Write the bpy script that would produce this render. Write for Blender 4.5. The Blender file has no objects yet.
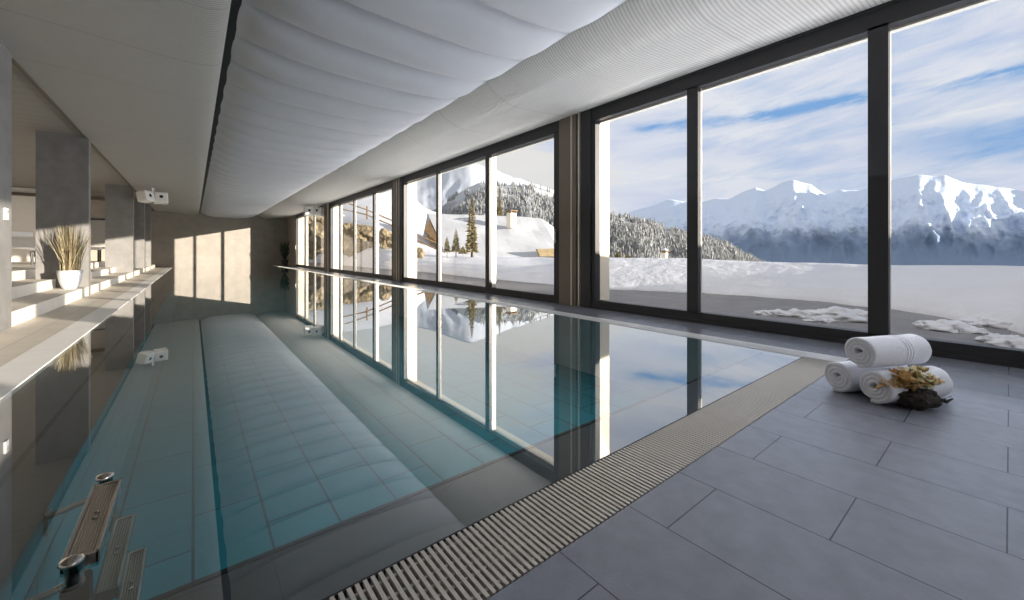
import bpy, bmesh, math, random
from mathutils import Vector, Matrix, noise
random.seed(7)
PI = math.pi
S = bpy.context.scene
C = S.collection
H = 0.78                       # eye height
F = 398.6
YAW = math.atan(319 / 398.6)
HY = 252.0

def ray(u, v):
    a = (u - 512) / F; b = (HY - v) / F
    return Vector((math.sin(YAW) + a * math.cos(YAW), math.cos(YAW) - a * math.sin(YAW), b))
def at(u, v, d):               # world point seen at u, v at forward distance d
    return Vector((0, 0, H)) + ray(u, v) * d
def gz(u, v, z=0.0):           # world point at height z
    r = ray(u, v); return at(u, v, (z - H) / r.z)

def lin(r, g, b):
    f = lambda c: (c / 255) / 12.92 if c / 255 <= .04045 else ((c / 255 + .055) / 1.055) ** 2.4
    return (f(r), f(g), f(b), 1)

# ------------------------------------------------------------------ materials
class NT:
    def __init__(s, nt): s.nt = nt; s.nt.nodes.clear()
    def n(s, t, **k):
        x = s.nt.nodes.new(t)
        for a, b in k.items(): setattr(x, a, b)
        return x
    def l(s, a, b): s.nt.links.new(a, b)
    def val(s, sock, v):
        if hasattr(v, 'is_output'): s.l(v, sock)
        else: sock.default_value = v
    def m(s, op, a, b=0.0, c=0.0, clamp=False):
        x = s.n('ShaderNodeMath', operation=op); x.use_clamp = clamp
        s.val(x.inputs[0], a); s.val(x.inputs[1], b); s.val(x.inputs[2], c)
        return x.outputs[0]
    def mix(s, fac, a, b):
        x = s.n('ShaderNodeMix', data_type='RGBA')
        s.val(x.inputs[0], fac); s.val(x.inputs[6], a); s.val(x.inputs[7], b)
        return x.outputs[2]
    def ramp(s, fac, stops, interp='LINEAR'):
        x = s.n('ShaderNodeValToRGB'); x.color_ramp.interpolation = interp
        cr = x.color_ramp
        while len(cr.elements) < len(stops): cr.elements.new(.5)
        for e, (p, c) in zip(cr.elements, stops):
            e.position = p; e.color = c if len(c) == 4 else (*c, 1)
        s.val(x.inputs[0], fac); return x.outputs[0]
    def noise(s, vec, scale, detail=4, rough=.55, dist=0):
        x = s.n('ShaderNodeTexNoise'); x.inputs['Scale'].default_value = scale
        x.inputs['Detail'].default_value = detail; x.inputs['Roughness'].default_value = rough
        x.inputs['Distortion'].default_value = dist
        if vec is not None: s.l(vec, x.inputs['Vector'])
        return x.outputs[0]
    def mapping(s, vec, scale=(1, 1, 1), rot=(0, 0, 0), loc=(0, 0, 0)):
        x = s.n('ShaderNodeMapping'); s.l(vec, x.inputs[0])
        x.inputs['Scale'].default_value = scale; x.inputs['Rotation'].default_value = rot; x.inputs['Location'].default_value = loc
        return x.outputs[0]

def newmat(name):
    m = bpy.data.materials.new(name); m.use_nodes = True
    return m, NT(m.node_tree)

def pbr(name, col, rough=.6, metal=0, var=.0, vscale=8, bump=0, bscale=40, spec=.5, fn=None, stretch=(1, 1, 1)):
    """procedural surface: colour with noise variation and noise bump; fn may return a colour or height socket"""
    m, t = newmat(name)
    o = t.n('ShaderNodeOutputMaterial'); p = t.n('ShaderNodeBsdfPrincipled'); t.l(p.outputs[0], o.inputs[0])
    p.inputs['Roughness'].default_value = rough; p.inputs['Metallic'].default_value = metal
    p.inputs['Specular IOR Level'].default_value = spec
    g = t.n('ShaderNodeNewGeometry').outputs['Position']
    g = t.mapping(g, scale=stretch)
    nz = t.noise(g, vscale)
    hi = tuple(min(1, c * (1 + var)) for c in col[:3]) + (1,); lo = tuple(c * (1 - var) for c in col[:3]) + (1,)
    c = t.ramp(nz, [(.3, lo), (.7, hi)])
    h = None
    if fn:
        c, h = fn(t, g, c)
    t.l(c, p.inputs['Base Color'])
    if bump or h is not None:
        b = t.n('ShaderNodeBump'); b.inputs['Strength'].default_value = 1; b.inputs['Distance'].default_value = 1
        hh = t.m('MULTIPLY', t.noise(g, bscale, 3), bump)
        if h is not None: hh = t.m('ADD', hh, h)
        t.l(hh, b.inputs['Height']); t.l(b.outputs[0], p.inputs['Normal'])
    return m

def tiles(bw, bh, mortar=.0016, mcol=(.03, .03, .035, 1), swap=True, offx=0., offy=0., offset=.5, planes='XY', depth=.0015, tint=.12, msm=.0):
    """slab joints: bw is slab length, bh its width; swap lays the slabs along Y"""
    def fn(t, g, c):
        sx = t.n('ShaderNodeSeparateXYZ'); t.l(g, sx.inputs[0])
        a = {'X': sx.outputs[0], 'Y': sx.outputs[1], 'Z': sx.outputs[2]}
        ux, uy = a[planes[0]], a[planes[1]]
        if swap: ux, uy = uy, ux
        cb = t.n('ShaderNodeCombineXYZ')
        t.l(t.m('ADD', ux, offx + 60), cb.inputs[0]); t.l(t.m('ADD', uy, offy + 60), cb.inputs[1])
        br = t.n('ShaderNodeTexBrick'); br.offset = offset; br.squash = 1
        t.l(cb.outputs[0], br.inputs['Vector'])
        br.inputs['Scale'].default_value = 1; br.inputs['Mortar Size'].default_value = mortar
        br.inputs['Mortar Smooth'].default_value = msm
        br.inputs['Brick Width'].default_value = bw; br.inputs['Row Height'].default_value = bh
        br.inputs['Color1'].default_value = (1 - tint, 1 - tint, 1 - tint, 1); br.inputs['Color2'].default_value = (1, 1, 1, 1)
        br.inputs['Mortar'].default_value = (1, 1, 1, 1)
        mx = t.n('ShaderNodeMix', data_type='RGBA', blend_type='MULTIPLY'); mx.inputs[0].default_value = 1
        t.l(c, mx.inputs[6]); t.l(br.outputs[0], mx.inputs[7])
        col = t.mix(br.outputs[1], mx.outputs[2], mcol)
        return col, t.m('MULTIPLY', br.outputs[1], -depth)
    return fn

def ribs(axis, pitch, depth, dark=.75):
    def fn(t, g, c):
        sx = t.n('ShaderNodeSeparateXYZ'); t.l(g, sx.inputs[0])
        w = t.m('SINE', t.m('MULTIPLY', sx.outputs['XYZ'.index(axis)], 2 * PI / pitch))
        w = t.m('MULTIPLY_ADD', w, .5, .5)
        if dark < 1:
            gr = t.m('POWER', t.m('SUBTRACT', 1, w), 3)  # shade of the grooves is put into the sheet colour
            w2 = t.m('MULTIPLY_ADD', t.m('SINE', t.m('MULTIPLY', sx.outputs['XYZ'.index(axis)], 2 * PI / 1.25)), .5, .5)
            gr = t.m('MAXIMUM', gr, t.m('MULTIPLY', t.m('POWER', w2, 2500), 1.0))
            mx = t.n('ShaderNodeMix', data_type='RGBA', blend_type='MULTIPLY'); t.l(gr, mx.inputs[0]); t.l(c, mx.inputs[6]); mx.inputs[7].default_value = (dark, dark, dark, 1)
            c = mx.outputs[2]
        return c, t.m('MULTIPLY', w, depth)
    return fn

M = {}
M['floor'] = pbr('dark_slate_slab', lin(124, 127, 136), .27, var=.10, vscale=14, bump=.0006, bscale=160,
                 fn=tiles(.6, .3, offx=.295, offy=-1.045 + .6 * 0, mcol=lin(58, 59, 64), tint=.05), spec=.5)
M['ledge'] = pbr('wet_slate', lin(66, 67, 71), .35, var=.15, vscale=18, fn=tiles(.6, 3.0, offx=-.165, offy=0, swap=False, mcol=(.02, .02, .022, 1), tint=.1, offset=0))
M['ledgeL'] = pbr('wet_slate_side', lin(70, 69, 71), .35, var=.15, vscale=18, fn=tiles(.6, 2.0, swap=True, mcol=(.02, .02, .022, 1), tint=.1, offset=0))
M['joint'] = pbr('dark_joint', lin(28, 28, 30), .6)
M['deck'] = pbr('warm_stone_slab', lin(204, 196, 184), .5, var=.06, vscale=6, bump=.0004, bscale=90, fn=tiles(1.2, .6, mcol=lin(120, 112, 104), offx=.1, tint=.05))
M['strip'] = pbr('pale_overflow_stone', lin(234, 232, 228), .45, var=.03, vscale=5, fn=tiles(1.2, .6, mcol=lin(160, 156, 150), tint=.03, mortar=.002, offset=0))
M['riser'] = pbr('pale_step_stone', lin(214, 207, 196), .55, var=.05, vscale=7, fn=tiles(1.2, 5, mcol=lin(140, 132, 122), mortar=.002, tint=.04, offset=0))
M['pillar'] = pbr('grey_stone_cladding', lin(118, 116, 114), .55, var=.16, vscale=5, bump=.0005, bscale=60,
                  fn=tiles(1.2, .6, swap=False, planes='XZ', mcol=lin(120, 116, 112), mortar=.002, tint=.05, offset=0))
M['farwall'] = pbr('brown_grey_stone_wall', lin(140, 134, 126), .55, var=.10, vscale=3, fn=tiles(1.2, .6, swap=False, planes='XZ', mcol=lin(140, 132, 122), mortar=.002, tint=.06))
M['sidewall'] = pbr('brown_stone_side', lin(150, 140, 128), .55, var=.10, vscale=3)
M['white'] = pbr('white_plaster', lin(226, 220, 210), .7, var=.02)
M['darkbeam'] = pbr('dark_beam', lin(96, 86, 76), .6)
M['pool'] = pbr('teal_pool_tile', (.010, .25, .31, 1), .5, var=.10, vscale=5,
                fn=tiles(.6, .3, mcol=(.003, .07, .09, 1), offx=0, offy=0, tint=.08, mortar=.006, offset=.5))
M['poolwall'] = pbr('teal_pool_wall_tile', (.02, .22, .27, 1), .5, var=.12, vscale=5,
                fn=tiles(.6, .17, planes='YZ', swap=False, mcol=(.015, .08, .10, 1), tint=.08, mortar=.006, offset=.5, offy=.01))
M['panel'] = pbr('white_ribbed_ceiling_sheet', lin(228, 224, 218), .5, var=.02, fn=ribs('Y', .034, .003, .70))
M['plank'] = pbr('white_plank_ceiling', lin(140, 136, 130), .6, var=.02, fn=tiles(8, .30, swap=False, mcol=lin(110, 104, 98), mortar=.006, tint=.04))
M['membrane'] = pbr('grey_white_membrane', lin(222, 222, 225), .55, var=.02, vscale=3)
M['black'] = pbr('black_gap', lin(34, 34, 36), .7)
M['frame'] = pbr('anthracite_metal', lin(54, 54, 56), .45, metal=.2, var=.05, spec=.4)
M['bronze'] = pbr('bronze_pier_panel', lin(120, 108, 94), .5, metal=.2, var=.05)
M['alu'] = pbr('aluminium_strip', lin(205, 200, 190), .35, metal=.4)
M['cream'] = pbr('cream_render', lin(232, 222, 204), .8, var=.03)
M['grate'] = pbr('warm_grey_grate', lin(190, 184, 174), .4, var=.04, metal=.15)
M['gratelight'] = pbr('pale_grate', lin(225, 224, 222), .4, var=.03, metal=.1)
M['steel'] = pbr('stainless_steel', lin(190, 185, 178), .22, metal=1, var=.05)
M['steelrib'] = pbr('ribbed_tread_plate', lin(150, 142, 130), .4, metal=.8, fn=ribs('X', .006, .002))
M['rubber'] = pbr('black_rubber', lin(22, 22, 22), .6)
M['speaker'] = pbr('off_white_speaker', lin(222, 218, 212), .45)
M['port'] = pbr('dark_port', lin(20, 20, 20), .6)
M['screen'] = pbr('grey_screen', lin(150, 146, 140), .35)
M['pot'] = pbr('matt_white_pot', lin(196, 198, 202), .6, var=.02)
M['soil'] = pbr('dark_soil', lin(52, 42, 32), .9, var=.3, vscale=60)
M['grass'] = pbr('dry_beige_grass', lin(156, 146, 116), .8, var=.35, vscale=30)
M['grassdark'] = pbr('brown_grass', lin(104, 92, 68), .8, var=.35, vscale=30)
M['green'] = pbr('dark_green_leaf', lin(38, 48, 34), .6, var=.3, vscale=30)
M['towel'] = pbr('white_terry', lin(236, 237, 243), .95, var=.02, vscale=60, bump=.006, bscale=260)
M['band'] = pbr('terry_woven_band', lin(232, 233, 240), .9, bump=.002, bscale=300)
M['drift'] = pbr('dark_bark', lin(48, 42, 36), .75, var=.6, vscale=40, bump=.012, bscale=60)
M['coral'] = pbr('dried_golden_flower', lin(248, 200, 138), .8, var=.25, vscale=30, bump=.004, bscale=120)
M['coralpale'] = pbr('pale_dried_flower', lin(254, 228, 184), .8, var=.2, vscale=40, bump=.004, bscale=120)
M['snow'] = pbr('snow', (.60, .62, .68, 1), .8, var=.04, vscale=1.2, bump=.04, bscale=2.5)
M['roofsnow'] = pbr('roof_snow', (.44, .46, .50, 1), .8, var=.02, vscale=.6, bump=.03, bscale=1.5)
M['terrace'] = pbr('grey_terrace_board', lin(118, 116, 118), .6, var=.16, vscale=5, stretch=(.4, 1, 1), fn=tiles(2.4, .14, mcol=lin(66, 66, 70), tint=.15))
M['rock'] = pbr('tan_rock', lin(130, 118, 96), .9, var=.6, vscale=2.5, bump=.10, bscale=3.5)
M['wood'] = pbr('brown_timber', lin(122, 98, 68), .8, var=.3, vscale=4)
M['palewood'] = pbr('pale_timber', lin(150, 134, 102), .8, var=.15, vscale=4)
M['fir'] = pbr('fir_needles', lin(132, 122, 84), .9, var=.4, vscale=8)
M['bark'] = pbr('fir_bark', lin(70, 54, 38), .9)
M['ceramic'] = pbr('white_lounger_vinyl', lin(236, 234, 230), .5)

def snowy(name, dark, snow, zlo, zhi, ns, amp, slope=(.0, 1.), rough=.9, gul=0):
    m, t = newmat(name)
    o = t.n('ShaderNodeOutputMaterial'); p = t.n('ShaderNodeBsdfPrincipled'); t.l(p.outputs[0], o.inputs[0])
    p.inputs['Roughness'].default_value = rough; p.inputs['Specular IOR Level'].default_value = .1
    ge = t.n('ShaderNodeNewGeometry'); pos = ge.outputs['Position']
    sx = t.n('ShaderNodeSeparateXYZ'); t.l(pos, sx.inputs[0])
    n1 = t.noise(t.mapping(pos, (1, 1, .6)), ns, 6, .62, .5)
    n2 = t.noise(t.mapping(pos, (1, 1, 1)), ns * 6, 5, .6)
    f = t.m('ADD', sx.outputs[2], t.m('MULTIPLY', t.m('SUBTRACT', n1, .5), amp))
    f = t.m('ADD', f, t.m('MULTIPLY', t.m('SUBTRACT', n2, .5), amp * .45))
    f = t.m('DIVIDE', t.m('SUBTRACT', f, zlo), zhi - zlo, clamp=True)
    c = t.ramp(f, [(0, dark), (.4, tuple(a * .75 + b * .25 for a, b in zip(dark[:3], snow[:3])) + (1,)), (.62, tuple(a * .25 + b * .75 for a, b in zip(dark[:3], snow[:3])) + (1,)), (1, snow)])
    t.l(c, p.inputs['Base Color'])
    return m
M['mountain'] = snowy('hazed_snowy_mountain', (.17, .24, .37, 1), (.62, .72, .90, 1), 20, 85, .009, 110)  # blue of the distance haze is mixed into both colours
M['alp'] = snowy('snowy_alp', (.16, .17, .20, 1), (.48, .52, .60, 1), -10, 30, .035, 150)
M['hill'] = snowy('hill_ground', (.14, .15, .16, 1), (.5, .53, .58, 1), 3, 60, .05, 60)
def forestmat():
    m, t = newmat('frosted_conifer')
    o = t.n('ShaderNodeOutputMaterial'); p = t.n('ShaderNodeBsdfPrincipled'); t.l(p.outputs[0], o.inputs[0])
    p.inputs['Roughness'].default_value = 1
    pos = t.n('ShaderNodeNewGeometry').outputs['Position']
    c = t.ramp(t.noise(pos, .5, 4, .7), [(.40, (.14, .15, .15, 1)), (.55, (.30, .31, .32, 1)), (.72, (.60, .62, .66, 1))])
    t.l(c, p.inputs['Base Color']); return m
M['forest'] = forestmat()

def glassmat(name, f0, power, tint=(1, 1, 1, 1)):
    """clear sheet: straight-through light plus a mirror layer that grows towards grazing angles"""
    m, t = newmat(name)
    o = t.n('ShaderNodeOutputMaterial'); tr = t.n('ShaderNodeBsdfTransparent'); gl = t.n('ShaderNodeBsdfGlossy')
    tr.inputs[0].default_value = tint; gl.inputs['Roughness'].default_value = 0; gl.inputs[0].default_value = (1, 1, 1, 1)
    lw = t.n('ShaderNodeLayerWeight'); lw.inputs[0].default_value = .5
    f = t.m('MULTIPLY_ADD', t.m('POWER', lw.outputs['Facing'], power), 1 - f0, f0)
    mx = t.n('ShaderNodeMixShader')
    t.l(f, mx.inputs[0]); t.l(tr.outputs[0], mx.inputs[1]); t.l(gl.outputs[0], mx.inputs[2]); t.l(mx.outputs[0], o.inputs[0])
    return m
M['glass'] = glassmat('clear_window_glass', .015, 5)
M['water'] = glassmat('still_pool_water', .02, 2.05, tint=(.90, .99, 1, 1))

# ------------------------------------------------------------------ object helpers
def tag(o, label=None, cat=None, group=None, kind=None):
    if label: o['label'] = label
    if cat: o['category'] = cat
    if group: o['group'] = group
    if kind: o['kind'] = kind
    return o
def empty(name, loc, label, cat, group=None, kind=None, rz=0):
    o = bpy.data.objects.new(name, None); C.objects.link(o); o.location = loc; o.rotation_euler = (0, 0, rz)
    o.empty_display_size = .1
    return tag(o, label, cat, group, kind)
def link(name, bm, mats, parent=None, loc=None, smooth=False, label=None):
    me = bpy.data.meshes.new(name); bm.normal_update(); bm.to_mesh(me); bm.free()
    if not isinstance(mats, (list, tuple)): mats = [mats]
    for m in mats: me.materials.append(m)
    if smooth:
        for p in me.polygons: p.use_smooth = True
    o = bpy.data.objects.new(name, me); C.objects.link(o)
    if parent is not None: o.parent = parent
    if loc is not None: o.location = loc
    if label: o['label'] = label
    return o
def BM(): return bmesh.new()
def box(bm, x0, x1, y0, y1, z0, z1, mi=0, bev=0):
    r = bmesh.ops.create_cube(bm, size=1)
    for v in r['verts']:
        v.co = Vector(((x0 + x1) / 2 + v.co.x * (x1 - x0), (y0 + y1) / 2 + v.co.y * (y1 - y0), (z0 + z1) / 2 + v.co.z * (z1 - z0)))
    fs = set(f for v in r['verts'] for f in v.link_faces)
    for f in fs: f.material_index = mi
    if bev:
        es = set(e for v in r['verts'] for e in v.link_edges)
        bmesh.ops.bevel(bm, geom=list(es), offset=bev, segments=2, affect='EDGES', profile=.5)
    return bm
def tube(bm, pts, rad, seg=10, mi=0, cap=True):
    pts = [Vector(p) for p in pts]; n = len(pts)
    rr = rad if isinstance(rad, (list, tuple)) else [rad] * n
    rings = []
    up = Vector((0, 0, 1))
    for i, p in enumerate(pts):
        d = (pts[min(i + 1, n - 1)] - pts[max(i - 1, 0)]).normalized()
        a = d.cross(up)
        if a.length < .05: a = d.cross(Vector((1, 0, 0)))
        a.normalize(); b = d.cross(a)
        rings.append([bm.verts.new(p + (a * math.cos(2 * PI * k / seg) + b * math.sin(2 * PI * k / seg)) * rr[i]) for k in range(seg)])
    for i in range(n - 1):
        for k in range(seg):
            f = bm.faces.new((rings[i][k], rings[i][(k + 1) % seg], rings[i + 1][(k + 1) % seg], rings[i + 1][k])); f.material_index = mi
    if cap:
        for r in (rings[0], rings[-1]):
            try: bm.faces.new(r).material_index = mi
            except ValueError: pass
    return bm
def lathe(bm, prof, seg=32, c=(0, 0, 0), mi=0):
    rings = [[bm.verts.new((c[0] + r * math.cos(2 * PI * k / seg), c[1] + r * math.sin(2 * PI * k / seg), c[2] + z)) for k in range(seg)] for r, z in prof]
    for i in range(len(prof) - 1):
        for k in range(seg):
            bm.faces.new((rings[i][k], rings[i][(k + 1) % seg], rings[i + 1][(k + 1) % seg], rings[i + 1][k])).material_index = mi
    for r in (rings[0], rings[-1]): bm.faces.new(r).material_index = mi
    return bm
def grid(bm, rows, mi=0):
    vs = [[bm.verts.new(p) for p in r] for r in rows]
    for i in range(len(vs) - 1):
        for j in range(len(vs[0]) - 1):
            bm.faces.new((vs[i][j], vs[i + 1][j], vs[i + 1][j + 1], vs[i][j + 1])).material_index = mi
    return vs
def struct(name, bm, m, label, cat, smooth=False):
    return tag(link(name, bm, m, smooth=smooth), label, cat, kind='structure')
def copy_tree(o, parent=None):
    c = o.copy(); C.objects.link(c); c.parent = parent
    for ch in list(o.children): copy_tree(ch, c)
    return c

YF = 26.9      # far wall
YR = -7.0      # wall behind the viewer
GY0, GY1 = .733, .967   # front overflow channel
WX = 3.57      # right water edge
LX = -.80      # left water edge
PX = -1.475    # line of the pillars

# ------------------------------------------------------------------ room shell
bm = BM(); box(bm, LX, 4.45, YR, GY0, -.25, 0)
box(bm, LX, 4.45, GY0, GY1 + .0, -.25, -.09)
struct('floor', bm, M['floor'], 'grey slate slab floor laid in staggered rows at the near end of the pool', 'floor')
bm = BM(); box(bm, 3.76, 4.45, GY0, YF, -.25, 0)
struct('floor_window_side', bm, M['floor'], 'narrow slate walkway between the pool gutter and the window wall', 'floor')
bm = BM(); box(bm, 3.70, 3.76, GY1, YF, -.25, -.001); box(bm, WX, 3.70, GY1, YF, -.25, -.07)
box(bm, WX - .012, WX, GY1 - .012, YF, -.9, -.0); 
struct('trim_1', bm, M['gratelight'], 'pale channel trim along the window side of the pool', 'trim')
bm = BM(); box(bm, PX, -1.02, YR, YF, -.25, 0)
struct('floor_terrace_side', bm, M['deck'], 'warm stone walkway at the foot of the steps beside the pool', 'floor')
bm = BM(); box(bm, -1.02, LX, YR, YF, -.25, .001)
struct('trim_2', bm, M['strip'], 'pale stone coping strip along the stepped side of the pool', 'trim')
# steps up to the lounge platform
bm = BM()
box(bm, -1.87, PX, YR, YF, -.25, .156); box(bm, -2.27, -1.87, YR, YF, -.25, .312); box(bm, -6.2, -2.27, YR, YF, -.25, .468)
struct('steps', bm, M['riser'], 'pale stone steps running the length of the pool up to the lounge platform', 'steps')
# walls
bm = BM(); box(bm, -6.4, 4.75, YF, YF + .3, -1.0, 3.2)
struct('wall_far', bm, M['farwall'], 'grey stone end wall at the far end of the pool with three tall patches of sunlight', 'wall')
bm = BM(); box(bm, 4.34, 4.44, 24.1, YF, -.25, 3.0)
struct('wall_window_end', bm, M['sidewall'], 'brown stone wall section between the last window and the end wall', 'wall')
bm = BM(); box(bm, -6.4, -6.2, YR, YF, -.25, 3.2)
struct('wall_left', bm, M['white'], 'cream wall at the back of the lounge platform', 'wall')
bm = BM(); box(bm, -6.4, 4.75, YR - .3, YR, -.25, 3.2)
struct('wall_rear', bm, M['white'], 'pale wall behind the viewer closing the near end of the room', 'wall')
bm = BM(); box(bm, 4.36, 4.75, YR, -6.5, -.25, 3.0)
struct('wall_window_near', bm, M['cream'], 'wall section before the first window', 'wall')
bm = BM(); box(bm, -6.2, -3.4, 20.0, 20.2, .4, 2.9)
struct('wall_lounge_end', bm, M['white'], 'cream partition closing the lounge platform beyond the pillars', 'wall')
bm = BM(); box(bm, -3.4, PX - .45, 20.0, 20.2, .4, 2.9)
struct('wall_lounge_stone', bm, M['sidewall'], 'brown stone partition beside the cream one behind the second pillar gap', 'wall')
bm = BM(); box(bm, -6.2, PX - .45, 19.9, 20.0, 2.60, 2.70)
struct('trim_3', bm, M['darkbeam'], 'dark trim rail near the top of the lounge partition', 'trim')

# pillars on the stepped side
for i, (y0, y1, x0) in enumerate([(5.9, 6.48, -2.1), (10.4, 10.58, -2.1), (17.3, 17.5, -2.1), (21.0, 21.25, -2.0), (23.9, 24.2, -1.9)]):
    bm = BM(); box(bm, x0, PX + .004, y0, y1, -.02, 2.86)
    struct('pillar', bm, M['pillar'], ['broad grey stone pillar cut by the photo edge, nearest on the stepped side',
        'dark grey stone pillar right behind the potted grass', 'grey stone pillar in the middle of the row, next beyond the potted grass',
        'slim stone pillar directly behind the white loudspeaker pair', 'last slim stone pillar before the far end wall'][i], 'pillar')

# ------------------------------------------------------------------ ceiling
def zc(x):   # underside of the ribbed sheets
    return 0
bm = BM(); box(bm, -6.4, 4.80, YR - .3, YF + .3, 3.05, 3.3)
struct('ceiling', bm, M['white'], 'white roof slab above the suspended ceiling sheets', 'ceiling')
def sheet(name, prof, y0, y1, mat, label, n=1):
    bm = BM(); rows = []
    ys = [y0 + (y1 - y0) * i / n for i in range(n + 1)]
    for y in ys: rows.append([(x, y, z) for x, z in prof])
    grid(bm, rows)
    geo = bmesh.ops.solidify(bm, geom=bm.faces[:], thickness=-.012)
    return struct(name, bm, mat, label, 'ceiling', smooth=True)
lp = [(-1.5, 2.84), (-1.2, 2.83), (-.8, 2.80), (-.3, 2.755), (-.05, 2.745), (.08, 2.75), (.17, 2.77), (.22, 2.80), (.245, 2.84), (.25, 2.90)]
sheet('ceiling_sheet_left', lp, YR, YF, M['panel'], 'long ribbed white ceiling sheet on the stepped side, curled up at the black gap')
rp = [(2.86, 3.04), (2.84, 2.92), (2.86, 2.87), (2.93, 2.81), (3.03, 2.755), (3.16, 2.71), (3.26, 2.69), (3.34, 2.685), (3.7, 2.71), (4.1, 2.75), (4.45, 2.79)]
sheet('ceiling_sheet_right', rp, YR, YF, M['panel'], 'ribbed white ceiling sheet sloping along the top of the window wall')
bm = BM(); box(bm, .25, .32, YR, YF, 2.88, 2.98); box(bm, 2.79, 2.86, YR, YF, 2.90, 2.98)
struct('ceiling_gap', bm, M['black'], 'black shadow gap running along the whole ceiling beside the puffed membrane', 'ceiling')
# puffed membrane, creased every 0.68 m
bm = BM(); rows = []
P0, PP = 4.04 - .68 * 12, .68
y = P0; NX = 26
while y < YF:
    for k in range(16):
        s = .5 - .5 * math.cos(PI * k / 16); yy = y + s * PP
        if yy < YR or yy > YF: continue
        puff = math.sin(PI * s ** .75) ** .62
        seed = round((y - P0) / PP)
        r = []
        for j in range(NX + 1):
            t = j / NX; x = .30 + t * 2.55
            edge = (1 - abs(2 * t - 1) ** 6)
            sag = .07 * math.sin(PI * t) ** .8
            wr = .006 * noise.noise(Vector((x * 1.6, yy * 2.2, seed * 3.1)))
            r.append((x, yy, 2.90 - sag - .20 * puff * (.06 + .90 * edge) + wr * edge))
        rows.append(r)
    y += PP
grid(bm, rows); bmesh.ops.solidify(bm, geom=bm.faces[:], thickness=-.01)
struct('ceiling_membrane', bm, M['membrane'], 'pale grey puffed ceiling membrane with creases every short step, running down the middle', 'ceiling', smooth=True)
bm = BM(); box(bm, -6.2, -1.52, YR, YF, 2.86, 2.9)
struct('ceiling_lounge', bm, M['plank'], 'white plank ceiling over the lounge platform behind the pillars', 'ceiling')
bm = BM(); box(bm, -1.53, -1.49, YR, YF, 2.825, 2.87)
struct('trim_4', bm, M['darkbeam'], 'dark trim line where the plank ceiling meets the ribbed sheet', 'trim')

# ------------------------------------------------------------------ pool
ZP = -.62
bm = BM(); box(bm, LX - .1, WX, GY1, YF, ZP - .1, ZP)
struct('pool_floor', bm, M['pool'], 'teal tiled pool bottom seen through the water', 'pool')
bm = BM(); box(bm, LX, -.36, GY1, YF, ZP, -.03)
for f in bm.faces:
    if f.normal.x > .5: f.material_index = 1
    c = f.calc_center_median()
for f in bm.faces:
    if f.calc_center_median().x > -.37: f.material_index = 1
o = struct('pool_ledge_side', bm, [M['ledgeL'], M['poolwall']], 'grey wet stone ledge under shallow water along the stepped side', 'ledge')
bm = BM(); box(bm, -.535, -.515, GY1 + .3, YF, -.04, -.0285)
struct('trim_5', bm, M['joint'], 'dark joint line along the shallow stone ledge', 'trim')
bm = BM(); box(bm, LX, WX, GY1, 1.245, ZP, -.03)
struct('pool_ledge_front', bm, M['ledge'], 'dark grey wet stone ledge between the pool water and the front overflow grate', 'ledge')
bm = BM(); box(bm, -.36, WX, 1.235, 1.25, -.045, -.026)
struct('trim_6', bm, M['joint'], 'dark edge line where the front ledge drops into the pool', 'trim')
bm = BM(); grid(bm, [[(LX, GY1 + .003, -.004), (WX - .01, GY1 + .003, -.004)], [(LX, YF, -.004), (WX - .01, YF, -.004)]])
o = struct('pool_water', bm, M['water'], 'still teal pool water mirroring the windows and the ceiling', 'water')
# fix normal up
if o.data.polygons[0].normal.z < 0: o.data.flip_normals()
# channel under the front grate
bm = BM(); box(bm, LX, 3.76, GY0, GY1 - .003, -.092, -.088); box(bm, LX, 3.76, GY1 - .006, GY1 + .002, -.09, -.003); 
struct('trim_7', bm, M['black'], 'dark drain channel below the front overflow grate', 'trim')

def grate(name, label, x0, x1, y0, y1, along, mat, pitch, w, rods, end=None):
    root = empty(name, ((x0 + x1) / 2, (y0 + y1) / 2, 0), label, 'grate')
    M0 = root.location
    bm = BM()
    a0, a1 = (x0, x1) if along == 'Y' else (y0, y1)
    p = a0 + pitch / 2
    while p < a1:
        if along == 'Y': box(bm, p - w / 2 - M0.x, p + w / 2 - M0.x, y0 - M0.y, y1 - M0.y, -.022, -.001)
        else: box(bm, x0 - M0.x, x1 - M0.x, p - w / 2 - M0.y, p + w / 2 - M0.y, -.022, -.001)
        p += pitch
    link('slats', bm, mat, root)
    for r in rods:
        bm = BM()
        if along == 'Y': box(bm, x0 - M0.x, x1 - M0.x, r - .004 - M0.y, r + .004 - M0.y, -.02, -.006)
        else: box(bm, r - .004 - M0.x, r + .004 - M0.x, y0 - M0.y, y1 - M0.y, -.02, -.006)
        link('cross_rod', bm, mat, root)
    return root
grate('overflow_grate', 'wide warm-grey slatted overflow grate running across the near end of the pool', LX, WX, GY0 + .006, GY1 - .006, 'Y', M['grate'], .0185, .0095,
      [GY0 + .03, GY0 + .085, GY0 + .117, GY0 + .15, GY1 - .03])
grate('gutter_grate', 'narrow pale slatted gutter grate along the window side of the pool', WX + .004, 3.70, GY1, YF, 'X', M['gratelight'], .018, .0125, [WX + .03, WX + .1])
bm = BM(); box(bm, WX, 3.76, GY0 + .005, GY1, -.02, -.0005)
struct('trim_8', bm, M['gratelight'], 'small pale corner plate where the two overflow grates meet', 'trim')

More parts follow.
